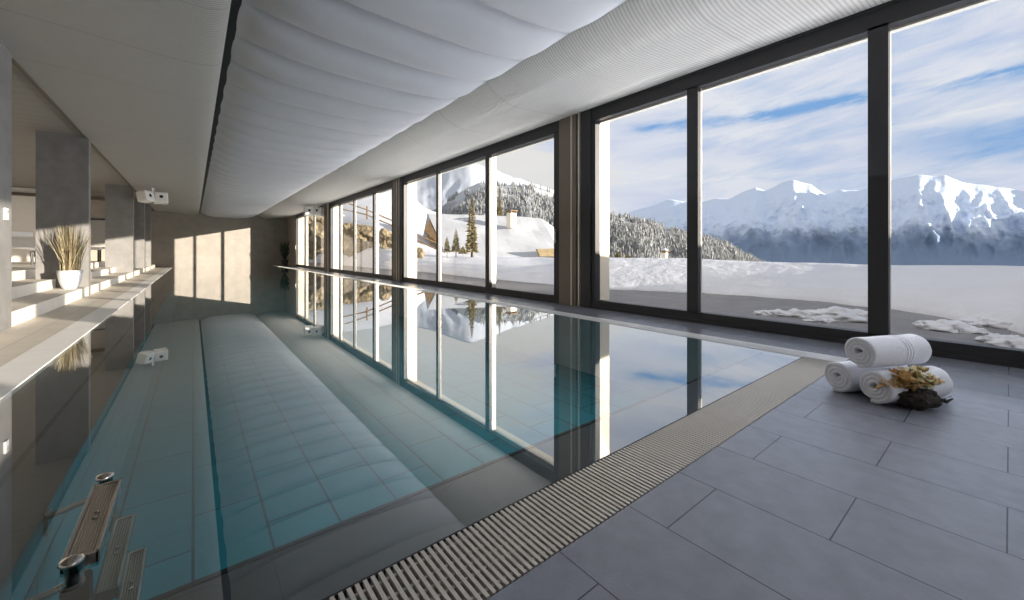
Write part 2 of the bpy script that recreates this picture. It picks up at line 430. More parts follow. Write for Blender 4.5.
# ------------------------------------------------------------------ window wall
XI, XG = 4.34, 4.385      # inner face, glass
def window(idx, y0, y1, mulls, label, z0=0.0, z1=2.79, handle=None, blind=None):
    root = empty('window_%d' % idx, (XI, (y0 + y1) / 2, 0), label, 'window', kind='structure')
    ox, oy = root.location.x, root.location.y
    def B(bm, a, b, c, d, e, f): box(bm, a - ox, b - ox, c - oy, d - oy, e, f)
    bm = BM()
    B(bm, XI, XI + .10, y0, y1, z0, .115); B(bm, XI, XI + .10, y0, y1, 2.60, z1)
    B(bm, XI - .012, XI + .02, y0, y1, z0, .035); B(bm, XI - .015, XI, y0, y1, 2.755, 2.785)
    B(bm, XI, XI + .08, y0, y0 + .11, .1, 2.62); B(bm, XI, XI + .10, y1 - .07, y1, .1, 2.62)
    link('window_frame', bm, M['frame'], root)
    bm = BM(); B(bm, XI + .10, XI + .16, y0, y1, 2.58, 2.66); B(bm, XI + .10, XI + .30, y0, y1, -.05, .06)
    link('outer_rail', bm, M['alu'], root)
    edges = [y0 + .05]
    for mu in mulls:
        c, w = mu[:2]; wo = mu[2] if len(mu) > 2 else .012
        bm = BM(); B(bm, XI, XI + .06, c - w / 2, c + w / 2, .1, 2.62)
        link('mullion', bm, M['frame'], root)
        bm = BM(); B(bm, XI + .06, XI + .07 + wo, c - w / 2 - .004, c + w / 2 - .01, .1, 2.6)
        link('sunlit_mullion_face', bm, M['alu'], root)  # pale metal stands in for the sunlit outer side of the mullion
        edges += [c, c]
    edges.append(y1 - .05)
    for k in range(0, len(edges), 2):
        bm = BM(); B(bm, XG, XG + .008, edges[k], edges[k + 1], .1, 2.62)
        link('glass_pane', bm, M['glass'], root)
    for hy in (handle or []):
        bm = BM(); B(bm, XI - .035, XI - .018, hy - .012, hy + .012, .92, 1.12); B(bm, XI - .02, XI, hy - .008, hy + .008, .93, .96); B(bm, XI - .02, XI, hy - .008, hy + .008, 1.08, 1.11)
        link('handle', bm, M['alu'], root, label='white pull handle')
    return root
window(1, -6.5, -1.88, [(-4.75, .12)], 'window section beyond the frame, nearest the rear wall')
window(2, -1.15, 3.65, [(.67, .125), (2.21, .125)], 'near bay of three tall panes beside the towels, framed in dark metal')
window(3, 4.28, 10.05, [(6.17, .13, .08), (8.15, .10, .0)], 'second bay of three tall panes looking onto the snowy chalet roof', handle=[4.34])
window(4, 10.7, 17.2, [(12.25, .16, .06), (14.2, .12, .0), (15.95, .10, .03)], 'third bay of panes looking onto the boulders and rail fence')
window(5, 18.1, 24.1, [(20.05, .10), (21.95, .14)], 'last bay of narrow panes by the far end wall', handle=[24.03])
# double stile on window 3
for i, (y0, y1, xo) in enumerate([(-1.88, -1.15, 4.74), (3.65, 4.28, 4.74), (10.05, 10.7, 4.74), (17.2, 18.1, 4.80)]):
    lab = ['pier just outside the frame between the first two window bays', 'wide bronze-clad pier between the near and second window bays',
           'bronze-clad pier between the second and third window bays', 'pier between the third and last window bays by the loudspeakers'][i]
    root = empty('pier', (XI, (y0 + y1) / 2, 0), lab, 'pier', kind='structure'); ox, oy = root.location.x, root.location.y
    bm = BM(); box(bm, .09, xo - ox, y0 - oy, y1 - oy, -.1, 3.04)
    link('rendered_core', bm, M['cream'], root, label='cream rendered outer face')
    bm = BM(); box(bm, 0, .09, y0 - oy, y1 - oy, 0, 2.79); box(bm, -.02, 0, y1 - oy - .36, y1 - oy - .02, 0.001, 2.78)
    link('inner_panel', bm, M['bronze'], root, label='bronze-grey inner cladding')
    bm = BM(); box(bm, -.022, -.0, y0 - oy, y0 - oy + .17, 0.001, 2.78)
    link('dark_cover', bm, M['frame'], root)
    for yy in (.20, .345):
        bm = BM(); box(bm, -.03, -.0, y0 - oy + yy, y0 - oy + yy + .022, 0.001, 2.78)
        link('bright_strip', bm, M['alu'], root, label='thin bright metal strip')
bm = BM(); box(bm, 4.44, 4.95, 24.1, YF + .3, -.1, 3.04)
struct('wall_outer_screen', bm, M['cream'], 'cream rendered screen wall just outside the last panes', 'wall')
bm = BM(); box(bm, 4.44, 4.80, YR, YF, 2.72, 3.05)
struct('wall_lintel', bm, M['cream'], 'cream soffit beam above the window wall outside', 'wall')

# ------------------------------------------------------------------ pool ladder
def cyl(bm, p, q, r, seg=14, mi=0): tube(bm, [p, q], r, seg, mi)
lad = empty('pool_ladder', (-.22, 1.68, 0), 'stainless pool ladder with ribbed tread, standing in the water at the near stepped-side corner', 'ladder')
def tread(x, y0, y1, z, w=.068, tilt=0):
    r = BM(); L0, L1 = y0 - 1.68, y1 - 1.68; x -= -.22
    box(r, x - w / 2, x - w / 2 + .008, L0, L1, z - .03, z, bev=.002); box(r, x + w / 2 - .008, x + w / 2, L0, L1, z - .03, z, bev=.002)
    box(r, x - w / 2, x + w / 2, L0, L0 + .009, z - .03, z, bev=.002); box(r, x - w / 2, x + w / 2, L1 - .009, L1, z - .03, z, bev=.002)
    t = link('tread', r, M['steel'], lad)
    r = BM(); box(r, x - w / 2 + .008, x + w / 2 - .008, L0 + .009, L1 - .009, z - .02, z - .006)
    link('ribbed_insert', r, M['steelrib'], t)
    for dy in (-.016, .016):
        r = BM(); lathe(r, [(.001, 0), (.006, .0), (.006, .004), (.002, .006)], 10, (x, (L0 + L1) / 2 + dy, z - .006))
        link('bolt', r, M['steel'], t)
tread(-.222, 1.46, 1.88, .015)
tread(-.180, 1.50, 1.885, -.12, w=.05)
tread(-.150, 1.52, 1.89, -.25, w=.05)
for yy in (.225, -.245):
    bm = BM(); tube(bm, [(-.01, yy, .02), (.0, yy, -.08), (.04, yy, -.3), (.07, yy, -.61)], .017, 14)
    link('rail', bm, M['steel'], lad, smooth=True)
    bm = BM(); lathe(bm, [(.003, .0), (.018, .003), (.024, .010), (.020, .018), (.004, .022)], 18, (-.012, yy, .012))
    link('end_cap', bm, M['steel'], lad, smooth=True)
    bm = BM(); tube(bm, [(-.01, yy, -.03), (-.10, yy * .95 - .03, -.035), (-.138, yy * .95 - .035, -.04)], .009, 10)
    link('wall_bracket', bm, M['steel'], lad, smooth=True)
    bm = BM(); box(bm, -.142, -.13, yy - .045, yy + .0, -.10, -.03, bev=.003)
    link('wall_plate', bm, M['steel'], lad)
bm = BM(); box(bm, -.03, .02, -.27, -.20, -.5, -.03, bev=.01)
link('rubber_buffer', bm, M['rubber'], lad, label='black rubber buffer under the near end')

# pool inlet on the bottom
t = gz(130, 410, ZP)
inl = empty('pool_inlet', (t.x, t.y, ZP), 'small white inlet nozzle on the pool bottom beyond the ladder', 'inlet')
bm = BM(); lathe(bm, [(.05, 0), (.05, .008), (.03, .014), (.018, .02), (.016, .012)], 20); link('flange', bm, M['speaker'], inl, smooth=False)
bm = BM(); lathe(bm, [(.012, .01), (.012, .02), (.004, .024)], 12); link('nozzle', bm, M['steel'], inl)

# ------------------------------------------------------------------ towels
def towel_mesh(r=.089, L=.5, turns=3.4, seed=0):
    rnd = random.Random(seed)
    th = r / (turns + .55)
    outer, pts = [], []
    N = int(turns * 26)
    for i in range(N + 1):
        a = i / N * turns * 2 * PI
        rad = th * .6 + (r - th * .55 - th * .6) * i / N
        rad *= 1 + .05 * noise.noise(Vector((math.cos(a) * 1.4, math.sin(a) * 1.4, seed + i * .01)))
        pts.append((a, rad))
    bm = BM()
    NL = 22
    def layer(off, k):
        row = []
        for a, rad in pts:
            rr = rad + off
            row.append((rr * math.cos(a), rr * math.sin(a)))
        return row
    def P(x, cs, a_i):
        y, z = cs
        # end bulge: inner turns pushed slightly out, plus soft irregularity
        rr = math.hypot(y, z)
        endp = (1 - rr / r) * .0
        w = .006 * noise.noise(Vector((y * 30, z * 30, seed * 7 + (0 if x < L / 2 else 5))))
        xx = x + (w if (x < .01 or x > L - .01) else 0)
        sag = 1 - .0 * x
        dz = .0025 * noise.noise(Vector((x * 14, y * 9, z * 9 + seed)))
        return Vector((xx, y * (1 + dz * 8), z * (1 + dz * 8)))
    hw = th * .47
    outs = []
    xs = [0, .006] + [L * k / NL for k in range(1, NL)] + [L - .006, L]
    V = {}
    for si, off in enumerate((hw, -hw)):
        for xi, x in enumerate(xs):
            o2 = off * (.62 if xi in (0, len(xs) - 1) else 1)
            for i, (a, rad) in enumerate(pts):
                rr = rad + o2
                V[si, xi, i] = bm.verts.new(P(x, (rr * math.cos(a), rr * math.sin(a)), i))
    nx = len(xs)
    for i in range(len(pts) - 1):
        for xi in range(nx - 1):
            bm.faces.new((V[0, xi, i], V[0, xi, i + 1], V[0, xi + 1, i + 1], V[0, xi + 1, i]))
            bm.faces.new((V[1, xi, i], V[1, xi + 1, i], V[1, xi + 1, i + 1], V[1, xi, i + 1]))
        for xi in (0, nx - 1):
            bm.faces.new((V[0, xi, i], V[1, xi, i], V[1, xi, i + 1], V[0, xi, i + 1]))
    for i in (0, len(pts) - 1):
        for xi in range(nx - 1):
            bm.faces.new((V[0, xi, i], V[0, xi + 1, i], V[1, xi + 1, i], V[1, xi, i]))
    # soft rounded core at each end
    bmesh.ops.recalc_face_normals(bm, faces=bm.faces[:])
    return bm
ax = Vector((.905, -.425, 0)); pr = Vector((-ax.y, ax.x, 0))
base = Vector((2.735, .44, 0)); R = .089
ang = math.atan2(ax.y, ax.x)
specs = [('rolled white towel lying at the bottom of the pile, in front, touching the dark driftwood', base, R, 0, .43, 11, 3.0),
         ('rolled white towel at the bottom of the pile, behind, closest to the pool', base + pr * .178 + ax * -.01, R, 0, .44, 23, 3.15),
         ('rolled white towel resting on top of the other two', base + pr * .088 + ax * .02, R + .156, 0, .41, 37, 2.9)]
for lab, b, zc_, _, L, sd, rot in specs:
    root = empty('rolled_towel', (b.x, b.y, zc_ - R - .003), lab, 'towel', 'rolled towels in a pile on the slate floor', rz=ang)
    o = link('towel_roll', towel_mesh(R, L, 3.3, sd), M['towel'], root, smooth=True)
    o.location = (0, 0, R); o.rotation_euler = (rot, 0, 0)
    # woven band near the far end, following the outer turn
    bm = BM(); turns = 3.3; th = R / (turns + .55); seg = 44
    for xb in (L * .56, L * .61, L * .66):
        rings = []
        for x, e in ((xb, -.001), (xb + .002, .0015), (xb + .009, .0015), (xb + .011, -.001)):
            ring = []
            for k in range(seg + 1):
                a = turns * 2 * PI - 2 * PI * k / seg * .97
                rad = th * .6 + (R - th * .55 - th * .6) * a / (turns * 2 * PI)
                rad *= 1 + .05 * noise.noise(Vector((math.cos(a) * 1.4, math.sin(a) * 1.4, sd + a / (turns * 2 * PI) * int(turns * 26) * .01)))
                y_, z_ = (rad + th * .47) * math.cos(a), (rad + th * .47) * math.sin(a)
                dz = .0025 * noise.noise(Vector((x * 14, y_ * 9, z_ * 9 + sd)))
                ring.append((x, y_ * (1 + dz * 8) * (1 + e / R), z_ * (1 + dz * 8) * (1 + e / R)))
            rings.append(ring)
        grid(bm, rings)
    q = link('woven_band', bm, M['band'], o, smooth=True)
    if sd == 11:   # loose outer flap end of the front towel
        bm = BM(); rows = []
        for i in range(9):
            s = i / 8
            a = -PI * .5 + .85 - s * 1.15
            row = []
            for k in range(12):
                x = .045 + k / 11 * .36
                y = -math.cos(a + PI * .0) * 0 - R * math.sin(s * .9) * 1.02 - s * .012
                z = R - R * math.cos(s * .9) * 1.03 + .004 + .004 * noise.noise(Vector((x * 20, s * 3, 1)))
                row.append((x + s * .02, y, max(.003, z)))
            rows.append(row)
        grid(bm, rows); bmesh.ops.solidify(bm, geom=bm.faces[:], thickness=.009)
        link('loose_edge', bm, M['towel'], root, smooth=True)

# driftwood lump with dried flower
def blob(sub, fn):
    bm = BM(); bmesh.ops.create_icosphere(bm, subdivisions=sub, radius=1)
    for v in bm.verts: v.co = fn(v.co.copy())
    return bm
dc = Vector((2.83, .285, 0))
dr = empty('driftwood', dc, 'dark knobbly lump of driftwood lying in front of the towel pile', 'driftwood', rz=ang - .1)
def dfn(c):
    n = 1 + .30 * noise.noise(c * 1.9 + Vector((3, 1, 0))) + .14 * noise.noise(c * 5)
    p = Vector((c.x * .10 * n, c.y * .052 * n, c.z * .050 * n + .048))
    p.z = max(p.z, .001); return p
link('body', blob(5, dfn), M['drift'], dr, smooth=True)
for k in range(5):
    a = -.08 + .04 * k
    bm = BM(); tube(bm, [(a, -.02, .05), (a + .02, -.045, .075 - .008 * k), (a + .05, -.05, .06)], [.012, .008, .003], 7)
    link('bark_flake', bm, M['drift'], dr, smooth=True)
fl = empty('dried_flower', dc + Vector((.0, .03, .085)), 'golden and cream dried flower sprig lying on the driftwood against the front towel', 'flower', rz=ang - .05)
def petals(n, cx, sx, sy, sz, size, seed, ax_=None):
    bm = BM(); rnd = random.Random(seed)
    for i in range(n):
        c = Vector((cx + rnd.gauss(0, sx), rnd.gauss(0, sy), .03 + abs(rnd.gauss(0, sz))))
        c.x = max(-.16, min(.20, c.x))
        rot = Matrix.Rotation(rnd.uniform(0, 2 * PI), 3, 'Z') @ Matrix.Rotation(rnd.uniform(-1.2, 1.2), 3, 'X')
        m = 6; s = size * rnd.uniform(.6, 1.3); row0, row1, row2 = [], [], []
        for k in range(m):
            t = k / (m - 1) * 2 - 1
            row0.append(c + rot @ Vector((t * s * .35, 0, 0)))
            row1.append(c + rot @ Vector((t * s * .9, s * .7, s * .25 * math.sin(k * 2.1))))
            row2.append(c + rot @ Vector((t * s * .95, s * (1.15 + .25 * (k % 2)), s * .4 * math.cos(k * 2.4))))
        grid(bm, [row0, row1, row2])
    bmesh.ops.solidify(bm, geom=bm.faces[:], thickness=.0015)
    return bm
link('golden_petals', petals(110, -.05, .04, .022, .024, .021, 1), M['coral'], fl, smooth=True)
link('cream_petals', petals(90, .045, .035, .024, .026, .021, 2), M['coralpale'], fl, smooth=True)
link('tip_petals', petals(34, .12, .03, .016, .010, .016, 3), M['coral'], fl, smooth=True)
bm = BM(); tube(bm, [(-.14, 0, .02), (-.05, .01, .03), (.05, 0, .025), (.17, -.005, .02)], [.004, .006, .005, .003], 8)
link('stem', bm, M['coral'], fl, smooth=True)

# ------------------------------------------------------------------ potted grass
def pot_plant(loc, r, h, gh, blades, label, mats, seed, spread=.42, potmat='pot'):
    rnd = random.Random(seed)
    root = empty('potted_grass', loc, label, 'plant')
    bm = BM(); lathe(bm, [(r * .5, 0), (r * .62, .01), (r * .82, h * .35), (r * .96, h * .75), (r, h), (r * .93, h), (r * .9, h - .04)], 40)
    link('pot', bm, M[potmat], root, smooth=True, label='round tapering white pot')
    bm = BM(); lathe(bm, [(r * .1, h - .045), (r * .91, h - .05), (r * .91, h - .04), (.01, h - .03)], 24)
    link('soil', bm, M['soil'], root)
    for mi, mt in enumerate(mats):
        bm = BM()
        for i in range(blades // len(mats)):
            a = rnd.uniform(0, 2 * PI); r0 = rnd.uniform(0, r * .75)
            s = abs(rnd.gauss(0, .5)) * spread; hh = gh * rnd.uniform(.5, 1.0) * (1 - .25 * min(1, s))
            p0 = Vector((r0 * math.cos(a), r0 * math.sin(a), h - .05))
            out = Vector((math.cos(a + rnd.uniform(-.6, .6)), math.sin(a + rnd.uniform(-.6, .6)), 0))
            pts = []
            for k in range(6):
                t = k / 5
                pts.append(p0 + out * (s * hh * t ** 1.6) + Vector((0, 0, hh * (t - .12 * s * t * t))))
            w = rnd.uniform(.0025, .0048)
            tube(bm, pts, [w, w, w * .9, w * .8, w * .55, w * .2], 3, cap=False)
        link('blades', bm, M[mt], root, label=['pale straw blades', 'brown blades'][mi % 2] if len(mats) > 1 else None)
    return root
pot_plant((-1.64, 10.04, .156), .155, .31, .90, 320, 'pot of dry beige ornamental grass on the first step before a grey pillar', ['grass', 'grassdark'], 5, spread=.30)
pt = empty('potted_shrub', (3.98, 25.2, 0), 'small dark potted plant standing in the shady far corner by the last window', 'plant')
bm = BM(); lathe(bm, [(.13, 0), (.2, .35), (.19, .35), (.17, .3)], 24); link('pot', bm, M['frame'], pt, smooth=True)
bm = BM(); rnd = random.Random(3)
for i in range(90):
    a = rnd.uniform(0, 2 * PI); s = rnd.uniform(.05, .30); hh = rnd.uniform(.4, 1.15)
    tube(bm, [(0, 0, .3), (s * .5 * math.cos(a), s * .5 * math.sin(a), .3 + hh * .6), (s * math.cos(a), s * math.sin(a), .3 + hh * .95)], [.012, .03, .004], 4, cap=False)
link('foliage', bm, M['green'], pt)

# ------------------------------------------------------------------ loudspeakers (pairs under the ceiling)
def speaker_pair(loc, rz, label):
    root = empty('loudspeaker_pair', loc, label, 'loudspeaker', 'white loudspeaker pairs under the ceiling', rz=rz)
    bm = BM(); box(bm, -.36, .36, -.04, .04, .0, .03, bev=.004); box(bm, -.03, .03, -.03, .03, .02, .25)
    link('mounting_bar', bm, M['speaker'], root)
    for s, tl in ((-1, .45), (1, -.35)):
        bm = BM(); box(bm, -.17, .17, -.14, .14, -.32, 0, bev=.02)
        o = link('speaker_box', bm, M['speaker'], root); o.location = (s * .21, 0, 0); o.rotation_euler = (-.25, 0, tl)
        bm = BM(); tube(bm, [(.0, -.138, -.15), (.0, -.146, -.15)], .05, 20)
        q = link('driver', bm, M['port'], o)
        bm = BM(); box(bm, -.14, .14, -.145, -.139, -.29, -.03, bev=.004)
        q = link('front_panel', bm, M['gratelight'], o)
    return root
speaker_pair((-1.0, 17.0, 2.66), .5, 'white loudspeaker pair hanging below the ceiling over the steps side')
speaker_pair((3.95, 18.2, 2.62), -.45, 'white loudspeaker pair hanging below the ceiling against the far windows')
sd = empty('smoke_detector', (1.55, 22.0, 2.70), 'small round white detector on the ceiling membrane near the far wall', 'detector')
bm = BM(); lathe(bm, [(.10, .03), (.10, 0), (.07, -.03), (.02, -.035)], 20); link('housing', bm, M['speaker'], sd, smooth=True)
bm = BM(); lathe(bm, [(.025, -.034), (.025, -.05), (.01, -.055)], 12); link('sensor', bm, M['port'], sd)
# thermostat on the near pillar
t = empty('thermostat', (PX + .004, 6.28, 1.1), 'small white thermostat box on the broad near pillar', 'thermostat')
bm = BM(); box(bm, 0, .02, -.04, .04, 0, .12, bev=.004); link('case', bm, M['pot'], t)
bm = BM(); box(bm, .02, .024, -.025, .025, .07, .10); link('display', bm, M['screen'], t)
# lounge: sunbed, mirror, bench
def lounger(loc, rz, label):
    root = empty('lounger', loc, label, 'lounger', rz=rz)
    bm = BM(); rows = []
    for i in range(21):
        s = i / 20 * 1.9
        z = .36 + (.5 * max(0, (s - 1.2)) ** 1.1 if s > 1.2 else .05 * math.sin(s * 2.6))
        rows.append([(-.33, s, z), (-.2, s, z + .02), (0, s, z + .03), (.2, s, z + .02), (.33, s, z)])
    grid(bm, rows); bmesh.ops.solidify(bm, geom=bm.faces[:], thickness=.07)
    link('mattress', bm, M['ceramic'], root, smooth=True)
    for x in (-.28, .28):
        for yy in (.2, 1.5):
            bm = BM(); tube(bm, [(x, yy, 0), (x * .95, yy, .34)], .02, 10); link('leg', bm, M['frame'], root)
    bm = BM(); tube(bm, [(-.28, .1, .32), (-.28, 1.7, .32)], .018, 8); tube(bm, [(.28, .1, .32), (.28, 1.7, .32)], .018, 8)
    link('side_rail', bm, M['frame'], root)
    bm = BM(); rows = []
    tube(bm, [(-.22, 1.72, .78), (.22, 1.72, .78)], .07, 16); link('headrest', bm, M['ceramic'], root, smooth=True)
    return root
lounger((-3.3, 14.6, .468), .15, 'white sunbed on the lounge platform seen in the gap beside the near pillar')
mr = empty('wall_mirror', (-2.62, 19.98, .9), 'framed mirror on the brown partition seen between the first two pillars', 'mirror')
bm = BM()
for (a, b, c, d) in ((-.34, .34, 0, .05), (-.34, .34, 1.0, 1.05), (-.34, -.29, 0, 1.05), (.29, .34, 0, 1.05)): box(bm, a, b, -.05, 0, c, d)
link('mirror_frame', bm, M['frame'], mr)
bm = BM(); box(bm, -.29, .29, -.03, -.01, .05, 1.0); link('mirror_glass', bm, M['screen'], mr)
be = empty('bench', (-2.75, 18.6, .468), 'low white bench standing below the framed mirror', 'bench')
bm = BM(); box(bm, -.4, .4, -.22, .22, .38, .46, bev=.01); link('seat', bm, M['ceramic'], be)
for x in (-.36, .36):
    for yy in (-.18, .18):
        bm = BM(); box(bm, x - .02, x + .02, yy - .02, yy + .02, 0, .38); link('leg', bm, M['frame'], be)

# ------------------------------------------------------------------ outside: terrace, snow, boulders, chalet, trees, mountains
XB = [(-14, 5.9), (-6, 5.8), (-2, 6.0), (-.1, 6.5), (.14, 6.95), (.5, 7.4), (1, 7.85), (2, 8.2), (3, 8.2), (4, 8.0), (5.6, 7.15), (7.1, 7.12), (10.3, 7.1), (13.3, 7.35), (16, 7.5), (18, 7.3), (60, 7.3)]
def interp(tab, x):
    if x <= tab[0][0]: return tab[0][1]
    for (a, p), (b, q) in zip(tab, tab[1:]):
        if x <= b:
            t = (x - a) / (b - a)
            if isinstance(p, (list, tuple)): return [m + (n - m) * t for m, n in zip(p, q)]
            return p + (q - p) * t
    return tab[-1][1]
bm = BM(); box(bm, 4.45, 9.5, -14, 40, -.3, -.05)
struct('terrace', bm, M['terrace'], 'grey boarded terrace outside the windows, partly cleared of snow', 'terrace')
def az_u(u): return YAW + math.atan((u - 512) / F)
def te(u, v): return (HY - v) / F * math.cos(math.atan((u - 512) / F))
# per column: v at base+.35, +1.1, +2.5, +8, +18, +45, +95, +150
COL = [(250, [262, 258, 250, 215, 195, 180, 170, 165]), (300, [264, 261, 254, 225, 203, 188, 178, 172]),
       (345, [266, 262, 256, 236, 212, 192, 180, 176]), (375, [267, 263, 257, 240, 217, 194, 184, 180]),
       (400, [268, 264, 259, 248, 228, 202, 190, 186]), (425, [269, 265, 261, 254, 240, 225, 212, 208]),
       (450, [271, 267, 263, 257, 254, 246, 228, 218]), (480, [274, 269, 264, 258, 256, 250, 236, 226]),
       (530, [279, 272, 266, 260, 257, 253, 246, 240]), (575, [282, 273, 265, 258, 258, 258, 256, 252]),
       (603, [283, 272, 257.5, 258.5, 264, 270, 268, 266]), (690, [284, 272, 258.2, 260, 270, 285, 285, 285]),
       (752, [286, 274, 261, 264, 275, 290, 290, 290]), (860, [291, 278, 264.3, 268, 280, 300, 300, 300]),
       (950, [300, 284, 265.5, 270, 285, 310, 310, 310]), (1024, [316, 295, 266, 272, 290, 320, 320, 320])]
ST = [.35, 1.1, 2.5, 8, 18, 45, 95, 150]
rows = []
NA = 420
for i in range(NA + 1):
    a = math.radians(7 + (172 - 7) * i / NA)
    dx, dy = math.sin(a), math.cos(a)
    rho = 6.0
    for _ in range(40): rho = .5 * rho + .5 * interp(XB, rho * dy) / dx
    rb = rho + .12 * noise.noise(Vector((a * 22, 0, 0))) + .05 * noise.noise(Vector((a * 90, 3, 0)))
    pts = [(rb - .02, -.12), (rb, -.04)]
    if a < az_u(1024):
        u = 512 + F * math.tan(a - YAW); vs = interp(COL, u)
        for st, v in zip(ST, vs):
            pts.append((rho + st, H + te(u, v) * (rho + st)))
    else:
        k = min(1, (a - az_u(1024)) / math.radians(20)); k = k * k * (3 - 2 * k)
        crest = (.60 + k * 1.10)  # bank out of view, raised to keep the sun off the near floor
        for st, z in zip(ST, [.16, .16 + .5 * (crest - .16), crest, crest - .3, crest - 1.2, -5, -14, -20]):
            pts.append((rho + st, z))
    row = []
    for j in range(len(pts) - 1):
        nsub = [1, 3, 4, 6, 10, 8, 8, 4, 4][j]
        for s in range(nsub):
            t = s / nsub; r_ = pts[j][0] + (pts[j + 1][0] - pts[j][0]) * t; z_ = pts[j][1] + (pts[j + 1][1] - pts[j][1]) * t
            x_, y_ = r_ * dx, r_ * dy
            amp = 0 if j == 0 else min(.12, .025 + .004 * (r_ - rho))
            nz = noise.noise(Vector((x_ * .9, y_ * .9, 1))) * .6 + noise.noise(Vector((x_ * 2.6, y_ * 2.6, 5))) * .15
            row.append(Vector((x_, y_, z_ + amp * nz * (1 if j != 3 else .5))))
    row.append(Vector((pts[-1][0] * dx, pts[-1][0] * dy, pts[-1][1])))
    rows.append(row)
bm = BM(); grid(bm, rows)
struct('snow_ground', bm, M['snow'], 'deep snow bank and snowfield rising beyond the terrace', 'snow', smooth=True)
def ground_z(x, y):   # height of the snowfield at x, y from the polar rows
    a = math.atan2(x, y); i = (math.degrees(a) - 7) / 165 * NA; i = max(0, min(NA, int(round(i))))
    r_ = math.hypot(x, y); best = None
    row = rows[i]
    for p, q in zip(row, row[1:]):
        rp_, rq = math.hypot(p.x, p.y), math.hypot(q.x, q.y)
        if rp_ <= r_ <= rq: return p.z + (q.z - p.z) * (r_ - rp_) / (rq - rp_ + 1e-9)
    return row[-1].z

# loose snow clumps on the terrace
cl = [((835, 318), .34), ((800, 316), .22), ((862, 316), .22), ((818, 321), .16), ((945, 329), .26), ((925, 326), .12), ((965, 331), .18), ((1005, 343), .20),
      ((1022, 347), .20), ((985, 320), .30), ((1012, 327), .30), ((765, 314), .14), ((780, 315), .18), ((975, 324), .2), ((1000, 318), .3)]
protos = []
for k in range(4):
    def cf(c, k=k):
        n = 1 + .38 * noise.noise(c * 1.7 + Vector((k * 5, 0, 0))) + .28 * noise.noise(c * 4 + Vector((0, k * 7, 0)))
        return Vector((c.x * n, c.y * n * .8, max(-.02, c.z * n * .45)))
    b = blob(4, cf); me = bpy.data.meshes.new('snow_clump'); b.to_mesh(me); b.free(); me.materials.append(M['snow'])
    for p in me.polygons: p.use_smooth = True
    protos.append(me)
labs = ['largest crumbly snow clump on the terrace before the middle pane of the near bay', None]
for k, ((u, v), r_) in enumerate(cl):
    p = gz(u, v, -.05)
    o = bpy.data.objects.new('snow_clump', protos[k % 4]); C.objects.link(o)
    o.location = (p.x, p.y, -.05); o.scale = (r_ * .8, r_ * 1.1, r_ * .8); o.rotation_euler = (0, 0, k * 1.3)
    tag(o, 'crumbly clump of loose snow scattered on the grey terrace boards outside the near panes' if k else labs[0], 'snow clump', 'loose snow clumps on the terrace')

# boulders
rk = []
for k in range(5):
    def rf(c, k=k):
        n = 1 + .35 * noise.noise(c * 1.3 + Vector((k * 9, 2, 0))) + .16 * noise.noise(c * 3.7 + Vector((0, k * 3, 0)))
        c = Vector((round(c.x * 2.5) / 2.5 * .35 + c.x * .65, round(c.y * 2.5) / 2.5 * .35 + c.y * .65, round(c.z * 2.5) / 2.5 * .35 + c.z * .65))
        return c * n
    b = blob(4, rf); me = bpy.data.meshes.new('boulder'); b.to_mesh(me); b.free(); me.materials.append(M['rock'])
    rk.append(me)
BL = [(312, 222, 30, 10), (318, 233, 29.5, 10), (314, 244, 29, 9), (322, 226, 30, 8), (323, 246, 29, 7), (309, 252, 29, 7),
      (350, 232, 27, 8), (359, 235, 27, 9), (368, 233, 27, 8), (352, 248, 26, 8), (361, 249, 26, 7), (347, 241, 26.5, 6), (374, 243, 26, 6),
      (384, 236, 25, 7), (391, 241, 25, 7), (386, 244, 24.8, 5), (420, 253, 20, 4.5), (415, 250, 20.3, 4)]
for k, (u, v, d, px) in enumerate(BL):
    p = at(u, v, d); r_ = px / F * d
    o = bpy.data.objects.new('boulder', rk[k % 5]); C.objects.link(o); o.location = p; o.scale = (r_ * 1.15, r_ * 1.1, r_ * .85)
    o.rotation_euler = (k * .7, k * .4, k * 1.9)
    if k < 6: L_ = ('tan boulder of the rock wall seen through the last window bay', 'boulders beyond the last window bay')
    elif k < 13: L_ = ('tan boulder in the cluster under the rail fence, seen through the third bay', 'boulders beyond the third window bay')
    elif k < 16: L_ = ('tan boulder at the edge of the snow, seen through the third bay beside the pier', 'boulders beside the pier')
    else: L_ = ('small tan rock poking from the snow before the chalet gable', 'small rocks before the chalet')
    tag(o, L_[0], 'boulder', L_[1])

# rail fence on the slope: posts and two rails each
def fence(pts_top, pts_bot, posts, d, label):
    mid = at(*pts_top[0], d); root = empty('rail_fence', mid, label, 'fence')
    for pts in (pts_top, pts_bot):
        bm = BM(); tube(bm, [at(u, v, d) - mid for u, v in pts], .045, 8); link('rail', bm, M['wood'], root)
    for (u, v0, v1) in posts:
        bm = BM(); tube(bm, [at(u, v0, d) - mid, at(u, v1, d) - mid], .06, 8); link('post', bm, M['wood'], root)
    return root
fence([(330, 199), (346, 202.5), (366, 209.5), (398, 223)], [(330, 207), (346, 210), (366, 214.5), (398, 228)], [(367, 206, 219)], 28, 'timber rail fence climbing the snowy slope above the boulders')
fence([(400, 226), (416, 235), (442, 245)], [(400, 232), (416, 239), (442, 252)], [(416, 233, 243)], 24, 'short timber rail fence running down to the chalet gable')

